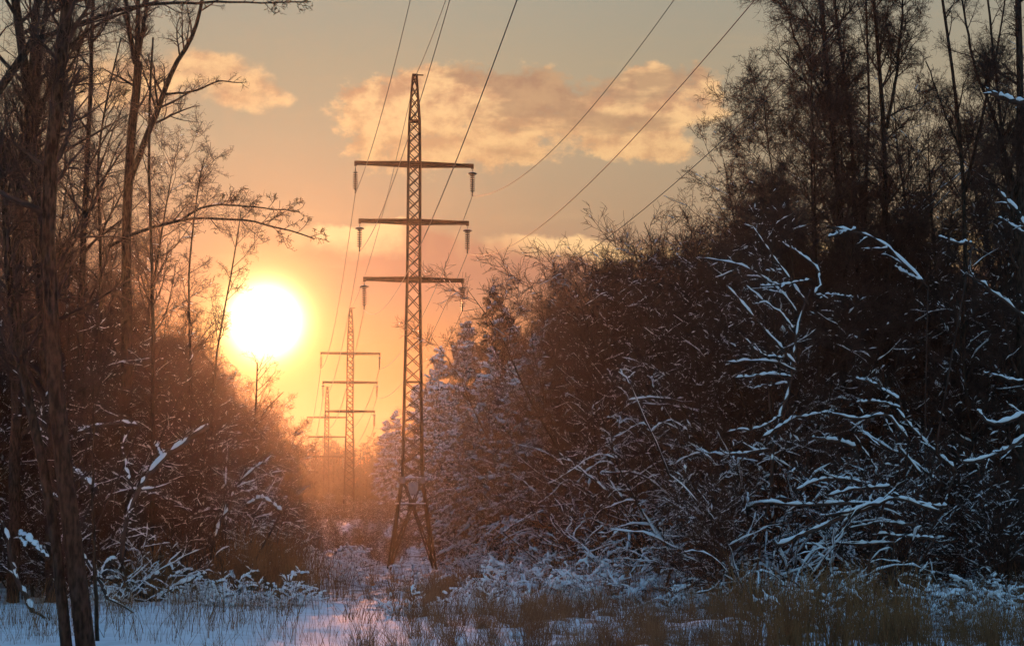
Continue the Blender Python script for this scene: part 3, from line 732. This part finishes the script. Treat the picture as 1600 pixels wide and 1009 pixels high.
S_('snow_laden_tree', 'leaning snowy trunk crossing the upper right thicket', 54, (1625, 880),
   [([(1640, 540), (1595, 498), (1536, 461), (1491, 438)], 8, 4, 1), ([(1620, 380), (1596, 340), (1560, 297)], 8, 5, 1), ([(1640, 385), (1600, 362), (1565, 338)], 8, 6, 0), ([(1630, 160), (1590, 155), (1555, 130)], 11, 9, 1)], 26, 'tree')
S_('snow_laden_tree', 'snowy forked limb crossing in front of the right stand', 54, (1440, 880),
   [([(1450, 450), (1407, 401), (1382, 377), (1337, 359), (1295, 352)], 5, 5, 1), ([(1337, 359), (1318, 362), (1297, 369)], 5, 4, 0), ([(1520, 380), (1490, 378), (1470, 368)], 6, 4, 1), ([(1445, 440), (1420, 425), (1408, 410)], 6, 4, 0)], 27, 'tree')
S_('snow_laden_shrub', 'arching pair of snowy boughs in the middle of the right thicket', 62, (1130, 868),
   [([(1160, 668), (1143, 651), (1086, 630), (1017, 620), (980, 626)], 5, 4, 1), ([(1145, 662), (1120, 648), (1050, 634), (1005, 630)], 4, 3, 1)], 28)
S_('snow_laden_shrub', 'crooked snowy stem zigzagging down the middle of the thicket', 64, (1085, 870),
   [([(1080, 810), (1076, 797), (1045, 774), (1029, 758), (993, 738), (940, 738)], 5, 3, 1), ([(974, 780), (955, 752), (940, 738)], 3, 3, 0), ([(950, 768), (920, 742), (875, 707)], 4, 3, 1)], 29)
S_('snow_laden_shrub', 'crossed thin snowy stems near the thicket foot right of the nearest pylon', 76, (850, 880),
   [([(900, 866), (867, 853), (839, 835)], 3, 3, 1), ([(786, 831), (812, 814), (835, 799)], 3, 2, 1), ([(945, 842), (925, 844), (905, 842)], 4, 4, 1)], 30)
# left
S_('snowy_dead_tree', 'broken snowy trunk leaning right in the left thicket with a blunt top', 54, (190, 920),
   [([(190, 880), (190, 851), (195, 803), (211, 770), (243, 726), (284, 693), (324, 665)], 8, 10, 1), ([(211, 770), (199, 738), (190, 693), (205, 670)], 6, 3, 0), ([(255, 716), (243, 700), (240, 690)], 4, 3, 0)], 31, 'tree')
S_('snow_laden_shrub', 'snow capped bough sticking out beside the thick left trunk', 54, (80, 900),
   [([(219, 667), (190, 659), (146, 665), (117, 675)], 6, 6, 1), ([(150, 765), (130, 748), (111, 730)], 8, 6, 1), ([(100, 780), (62, 768), (66, 752)], 6, 9, 1)], 32)
S_('snow_laden_shrub', 'white forked branch standing in the snow at far left', 45, (52, 958),
   [([(52, 955), (38, 925), (24, 892), (20, 859), (8, 815)], 9, 6, 1), ([(75, 873), (45, 850), (18, 835)], 8, 9, 0), ([(40, 856), (30, 843), (22, 832)], 6, 5, 0)], 33)
S_('snow_laden_shrub', 'snow topped broken stem right of the thick left trunk', 46, (168, 955),
   [([(168, 935), (158, 905), (145, 880), (126, 855)], 6, 5, 1), ([(160, 905), (152, 892), (150, 880)], 5, 3, 0)], 34)
S_('snow_laden_shrub', 'twisted snowy branches in the middle of the left thicket', 58, (350, 905),
   [([(332, 850), (340, 822), (357, 795), (362, 772), (373, 750), (409, 722)], 6, 4, 1), ([(348, 820), (352, 730), (349, 690)], 3, 2, 1), ([(440, 800), (410, 775), (385, 790)], 7, 8, 1), ([(300, 800), (270, 782), (245, 770)], 5, 3, 1), ([(360, 800), (330, 795), (300, 810)], 5, 5, 0), ([(280, 860), (262, 820), (245, 800)], 4, 3, 1)], 35)
S_('snow_laden_shrub', 'heap of snow buried branches at the foot of the left thicket', 55, (240, 950),
   [([(245, 940), (259, 925), (290, 910), (324, 897)], 8, 9, 1), ([(200, 935), (225, 910), (250, 895)], 7, 6, 1), ([(280, 945), (292, 935), (306, 928)], 8, 9, 1), ([(160, 900), (175, 880), (190, 872)], 7, 8, 1), ([(210, 945), (190, 925), (175, 915)], 6, 6, 1), ([(230, 930), (212, 918), (205, 900)], 6, 5, 1)], 36)

# ------------------------------------------------------------------ pylons
def pylon(name, label, base, rotz, legs=True, s=1.0, thick=1.0):
    root = thing(name, label, 'pylon', base, rotz, 'lattice pylons along the clearing')
    H_ = lambda py: (890 - py) / 24.92 * s
    hb = H_(750)                                     # foot of the mast
    zb = 0. if legs else .9 * s - hb                 # shift when there is no leg section
    def hw(z):                                       # half width of the mast
        return float(np.interp(z / s, [5.62, 11.6, 18, 25.5, 28.25, 31.3], [.62, .52, .40, .37, .33, .12])) * s
    zt = H_(186); t = .042 * thick
    def frame(z): w = hw(z); return np.array([[-w, -w, z + zb], [w, -w, z + zb], [w, w, z + zb], [-w, w, z + zb]])
    def lattice(G, z0, z1, n):
        zz = np.linspace(z0, z1, n + 1)
        for i in range(n):
            a, b = frame(zz[i]), frame(zz[i + 1])
            for k in range(4):
                k2 = (k + 1) % 4
                G.bar(a[k], b[k2], t * .72); G.bar(a[k2], b[k], t * .72)
        for k in range(4):
            G.tubes(np.array([[frame(z)[k] for z in (z0, (z0 + z1) / 2, z1)]]), np.full((1, 3), t * 1.5), 4)
        for z in (z0, z1):
            a = frame(z)
            for k in range(4): G.bar(a[k], a[(k + 1) % 4], t * .8)
    G = Geo(); cuts = [hb, H_(600), H_(439), H_(347), H_(255), zt]
    for a, b, n in zip(cuts, cuts[1:], (7, 7, 5, 5, 4)): lattice(G, a, b, n)
    G.obj('mast', M_steel, root, False)
    G = Geo(); lattice(G, zt + .06, H_(112), 4); a = frame(H_(112)); G.box((0, 0, a[0][2] + .06), (.34 * s, .34 * s, .10)); G.box((.28 * s, 0, a[0][2] + .07), (.55 * s, .07, .07)); G.obj('peak', M_steel, root, False)
    G = Geo(); w = hw(zt); G.box((0, 0, zt + zb + .02), (2 * w + .10, 2 * w + .10, .07)); G.obj('collar', M_steel, root, False)
    # cross-arms: shallow box trusses; the insulators hang from their tips
    tips = []
    for py, half in ((255, 3.72), (347, 3.42), (439, 3.10)):
        z = H_(py) + zb; h2 = half * s; w = hw(H_(py)) * .9; G = Geo()
        for sy in (-1, 1):
            for sz in (-.11, .11):
                G.tubes(np.array([[[-h2, sy * .06, z + sz * .6], [-w * 1.2, sy * w, z + sz], [w * 1.2, sy * w, z + sz], [h2, sy * .06, z + sz * .6]]]), np.full((1, 4), .045 * thick), 4)
            xs_ = np.linspace(-h2, h2, 25)
            for i in range(24):
                yv = lambda x: sy * float(np.interp(abs(x), [w * 1.2, h2], [w, .06]))
                s1 = 1 if i % 2 else -1
                G.bar((xs_[i], yv(xs_[i]), z + s1 * .09), (xs_[i + 1], yv(xs_[i + 1]), z - s1 * .09), .028 * thick)
        for x in np.linspace(-h2, h2, 13):
            yv = float(np.interp(abs(x), [w * 1.2, h2], [w, .06])); G.bar((x, -yv, z), (x, yv, z), .03 * thick)
        for k in range(-3, 4): G.box((k * h2 / 3.3, 0, z + .1), (.5, max(.14, 2 * float(np.interp(abs(k) * h2 / 3.3, [w, h2], [w, .06]))), .06 * thick))
        for sx_ in (-1, 1): G.box((sx_ * h2, 0, z - .03), (.16, .18, .3))
        G.box((0, 0, z), (2 * h2, .17, .25))
        G.obj('crossarm', M_steel, root, False)
        for sx_ in (-1, 1):
            x = sx_ * h2; zi = z - .20; ins = Geo(); ins.bar((x, 0, zi), (x, 0, zi - .3), .025 * thick, 6); ins.bar((x, 0, zi - .25), (x, 0, zi - 1.62), .045 * thick, 6)
            for k in range(8):
                zc = zi - .42 - k * .145
                ins.tubes(np.array([[[x, 0, zc + .045], [x, 0, zc + .01], [x, 0, zc - .02]]]), np.array([[.05, .19 * thick ** .5, .15]]), 12)
            ins.bar((x, 0, zi - 1.58), (x, 0, zi - 1.75), .05 * thick, 6)
            io = ins.obj('insulator', M_glass, root)
            if not (py == 255 and sx_ == -1):
                c_ = Geo(); c_.tubes(np.array([[[x, 0, zi - .18], [x, 0, zi - .23], [x, 0, zi - .30], [x, 0, zi - .33]]]), np.array([[.07, .20, .31, .28]]), 14); c_.obj('rain_cap', M_glass, io)
            tips.append(np.array([x, 0, zi - 1.75]))
    G = Geo()
    if legs:
        # four spreading legs, each a narrow triangular lattice
        zf = -.35; wt = hw(hb); wf = 1.47
        mid = H_(790)
        for sx_, sy in ((-1, -1), (1, -1), (1, 1), (-1, 1)):
            G = Geo(); top = np.array([sx_ * wt, sy * wt, hb]); foot = np.array([sx_ * wf, sy * wf, zf])
            G.bar(top, foot, .065); f = lambda u: top + (foot - top) * u
            # inner members from the middle of the waist faces down to the foot
            for nodev in (np.array([0, sy * wt * 1.35, mid]), np.array([sx_ * wt * 1.35, 0, mid])):
                low = f(.93); G.bar(nodev, low, .055)
                gq_ = lambda u: nodev + (low - nodev) * u
                G.bar(f(.38), gq_(.30), .03); G.bar(gq_(.30), f(.55), .03); G.bar(f(.55), gq_(.55), .035); G.bar(gq_(.55), f(.75), .03)
            G.obj('leg', M_steel, root, False)
        G = Geo()
        w1 = wt + (wf - wt) * (hb - mid) / (hb - zf)
        cor = [(-1, -1), (1, -1), (1, 1), (-1, 1)]
        for k in range(4):
            a, b = np.array(cor[k]), np.array(cor[(k + 1) % 4]); mm = (a + b) / 2 * wt * 1.35
            ax_ = lambda v, w_, z: np.array([v[0] * w_, v[1] * w_, z])
            G.bar(ax_(a, w1, mid), ax_(b, w1, mid), .05); nd = np.array([mm[0], mm[1], mid])
            G.bar(ax_(a, wt, hb), nd, .045); G.bar(ax_(b, wt, hb), nd, .045)
            d = (abs(mm[0]) > .1); G.box(nd, (.05 if d else .34, .34 if d else .05, .62))
        G.obj('waist_brace', M_steel, root, False)
        G = Geo(); G.box((0, -wt - .05, hb - .62), (.62, .03, .75)); G.obj('warning_sign', M_sign, root, False)
        for a in cor:
            G = Geo(); G.box((a[0] * wt, a[1] * wt, hb - .12), (.24, .24, .42)); G.obj('joint_plate', M_conc, root, False)
        Sg = Geo(); r = np.random.default_rng(5)
        for k in range(4):
            a, b = np.array(cor[k]), np.array(cor[(k + 1) % 4])
            for w_, z in ((w1, mid + .05), (wt, hb + .04)):
                tt = np.linspace(.04, .96, 12)[:, None]; q = np.concatenate([(a + (b - a) * tt) * w_, np.full((12, 1), z)], 1)
                Sg.tubes(q[None], (.05 * r.uniform(.5, 1.3, 12))[None], 6)
        Sg.obj('snow_cover', M_snow, root)
        for a in cor:
            G = Geo(); G.box((a[0] * wf, a[1] * wf, -.42), (.55, .55, .6)); o = G.obj('foundation', M_conc, root, False)
            Sg = Geo(); Sg.tubes(np.array([[[a[0] * wf, a[1] * wf, -.2], [a[0] * wf, a[1] * wf, -.12], [a[0] * wf, a[1] * wf, -.05], [a[0] * wf, a[1] * wf, .02]]]), np.array([[.36, .34, .2, .04]]), 9); Sg.obj('snow_cap', M_snow, o)
    else:
        w0 = hw(hb); cor = [(-1, -1), (1, -1), (1, 1), (-1, 1)]
        for a in cor:
            G = Geo(); G.bar((a[0] * w0, a[1] * w0, hb + zb), (a[0] * w0 * 1.5, a[1] * w0 * 1.5, -.3), .07 * thick); G.obj('leg', M_steel, root, False)
            G = Geo(); G.box((a[0] * w0 * 1.5, a[1] * w0 * 1.5, -.1), (.5, .5, .6)); G.obj('foundation', M_conc, root, False)
    return root, tips
P1 = P(643.5, 889, 105); P2 = P(545, 808, 213); P3 = P(509, 824, 318)
RZ = math.atan2(.134, 1)
def world_of(base, rz, tip):
    c, s = math.cos(rz), math.sin(rz); return np.array([base[0] + tip[0] * c - tip[1] * s, base[1] + tip[0] * s + tip[1] * c, base[2] + tip[2]])
z1 = P1[2]
py1, t1 = pylon('power_pylon', 'tall lattice pylon nearest the camera with three cross arms and splayed legs', (P1[0], 105, z1), RZ)
py2, t2 = pylon('power_pylon', 'second lattice pylon down the clearing, right of the sun', (P2[0], 213, P2[2]), RZ, False, 1., 1.25)
py3, t3 = pylon('power_pylon', 'farthest and smallest lattice pylon, half hidden in the haze', (P3[0], 318, P3[2]), RZ, False, 1., 1.5)
def catenary(A, B, sag, n=48):
    t = np.linspace(0, 1, n)[:, None]; q = A + (B - A) * t; q[:, 2] -= 4 * sag * (t * (1 - t))[:, 0]; return q
#           tip order: top L, top R, mid L, mid R, low L, low R      (next pylon stands behind the camera)
ends = [((5, -3, 31), 4.), ((13, -30, 27), 7.), ((4, -3, 20), 3.), ((11, -60, 17), 6.), ((3, -3, 13), 3.), ((15, -3, 22), 4.)]
names = ['upper cable on the left circuit', 'upper cable on the right circuit', 'middle cable on the left circuit', 'middle cable on the right circuit', 'lowest cable on the left circuit', 'lowest cable on the right circuit']
for k in range(6):
    a1 = world_of((P1[0], 105, z1), RZ, t1[k]); a2 = world_of((P2[0], 213, P2[2]), RZ, t2[k]); a3 = world_of((P3[0], 318, P3[2]), RZ, t3[k])
    q = np.vstack([catenary(np.array(ends[k][0], float), a1, ends[k][1]), catenary(a1, a2, 2.6)[1:], catenary(a2, a3, 2.6)[1:]])
    rad_ = .006 + .00013 * np.clip(q[:, 1], 0, 330)
    G = Geo(); G.tubes(q[None], rad_[None], 5); o = G.obj('power_cable', M_wire)
    tag(o, names[k] + ' strung from pylon to pylon', 'cable', 'power cables of the line')
G = Geo(); tp = np.array([P1[0], 105, z1 + 31.1]); q = np.vstack([catenary(np.array([9., -20, 33]), tp, 4.), catenary(tp, np.array([P2[0], 213, P2[2] + 26.4]), 2.)[1:]])
G.tubes(q[None], (.008 + .00010 * np.clip(q[:, 1], 0, 330))[None], 4); tag(G.obj('ground_wire', M_wire), 'thin faint wire running over the pylon tops', 'cable')

# ------------------------------------------------------------------ far forest behind the pylons
G = Geo(); Sg = Geo(); r = np.random.default_rng(77)
N = 700; fy = r.uniform(334, 430, N); fx = 7.8 - .134 * fy + r.uniform(-48, 60, N); fh = r.uniform(11, 18.5, N); fz = ground(fx, fy)
t = np.linspace(0, 1, 5)[None, :, None]
tp = np.stack([fx, fy, fz + fh], 1)[:, None]; bt = np.stack([fx, fy, fz], 1)[:, None]; tr = bt + (tp - bt) * t; tq = np.linspace(.2, .03, 5)[None].repeat(N, 0)
G.tubes(tr, tq, 4)
l1, q1 = grow(tr, tq, 40, r, .02, 1, 40, 85, .24, 3, .12, -.02, 0, .7, .07, .6); l2, q2 = grow(l1, q1, 5, r, .1, 1, 25, 65, .55, 2, .15, 0, 0, .4, .05, .8)
G.tubes(l1, q1, 3, cap=False); G.tubes(l2, q2, 3, cap=False); o = G.obj('distant_forest', M_twig)
tag(o, 'distant dark wood closing the end of the clearing', 'forest', kind='stuff')

# ------------------------------------------------------------------ dry grass and weeds
def stalks(n, xf, yf, h0, h1, rad, seed, keepf=None, K=3, lean=.16, heads=0.):
    r = np.random.default_rng(seed); x = xf(r, n); y = yf(r, n); x = x(y) if callable(x) else x
    if keepf is not None:
        k = keepf(x, y, r); x, y = x[k], y[k]
    n = len(x); z = ground(x, y); h = r.uniform(h0, h1, n) * (.6 + .8 * vnoise(x / 1.5, y / 1.5, 9))
    p = march(np.stack([x, y, z - .05], 1), np.stack([r.normal(0, lean, n), r.normal(0, lean, n), np.ones(n)], 1), h, 4, .11, -.04, r)
    rd = np.linspace(1, .35, 5)[None] * (rad * r.uniform(.7, 1.4, n))[:, None] * np.clip(y / 50, .7, 2)[:, None]
    return p, rd, r
def inpic(y, r, n, lo=-100, hi=1700): return (r.uniform(lo, hi, n) - 800) / F * y
G = Geo(); SgG = Geo()
def field_(n, px0, px1, y0, y1, h0, h1, rad, seed, thr, lean=.16, clump=0):
    r0 = np.random.default_rng(seed + 1000); nc = n // clump if clump else n
    y = y0 + (y1 - y0) * r0.random(nc) ** 1.2; x = (r0.uniform(px0, px1, nc) + r0.normal(0, 45, nc) - 800) / F * y
    if clump:                                     # tufts growing from one root
        y = np.repeat(y, clump) + r0.normal(0, .09, nc * clump); x = np.repeat(x, clump) + r0.normal(0, .09, nc * clump)
    k = (((x - 5.1) / .85) ** 2 + ((y - 41.2) / 1.3) ** 2 > 1) | (r0.random(len(x)) < .25); x, y = x[k], y[k]
    q_ = 800 + F * x / y; k = ~((q_ > 470) & (q_ < 640) & (y > 38)) | (r0.random(len(x)) < .3); x, y = x[k], y[k]      # the trodden snowy strip
    k = vnoise(x / 1.1, y / 1.3, seed) * .6 + vnoise(x / .35, y / .4, seed + 1) * .4 > thr
    x, y = x[k], y[k]
    p, rd, r = stalks(len(x), lambda r, n: x, lambda r, n: y, h0, h1, rad, seed, lean=lean)
    G.tubes(p, rd, 3, cap=False)
field_(15000, -60, 1660, 33, 125, .15, .55, .006, 41, .50, .34, 14)
field_(20000, 560, 1180, 34, 85, .3, 1.15, .007, 42, .38, .26, 30)
field_(5000, 520, 1250, 34, 90, .2, .6, .006, 52, .45, .2)
field_(3500, -40, 520, 34, 60, .3, .9, .006, 43, .60, .14)
o = G.obj('dry_grass', M_grass); tag(o, 'dry brown grass poking through the snow', 'grass', kind='stuff')
G = Geo()
field_(2400, 1180, 1400, 35, 47, .8, 1.75, .013, 44, .36, .12, 9)
field_(5000, 1380, 1660, 34, 58, .4, 1.1, .008, 45, .42, .2, 18)
field_(9000, 200, 470, 57, 76, .8, 2.3, .010, 46, .35, .12)
field_(500, 60, 500, 36, 52, .5, 1.3, .008, 48, .35, .15)
field_(900, 400, 460, 70, 90, .8, 2.2, .012, 47, .3, .1)
o = G.obj('tall_weeds', M_reed); tag(o, 'tall dry brown weeds standing in front', 'weeds', kind='stuff')

# the lumps of snow on one plant cannot be counted
for o in sc.objects:
    if o.name.startswith('snow_cover') and o.parent is not None: o['kind'] = 'stuff'

# ------------------------------------------------------------------ haze
hz = Geo(); hz.box((0, 250, 14), (1000, 800, 41)); ho = hz.obj('haze', M_snow, None, False)
mh = bpy.data.materials.new('haze'); mh.use_nodes = True; t = mh.node_tree; t.nodes.clear()
pv = t.nodes.new('ShaderNodeVolumePrincipled'); pv.inputs['Color'].default_value = (.92, .90, .88, 1); pv.inputs['Density'].default_value = .000115; pv.inputs['Anisotropy'].default_value = .87
mo = t.nodes.new('ShaderNodeOutputMaterial'); t.links.new(pv.outputs[0], mo.inputs['Volume'])
ho.data.materials.clear(); ho.data.materials.append(mh)
tag(ho, 'thin frosty haze filling the air of the clearing', 'haze', kind='stuff')
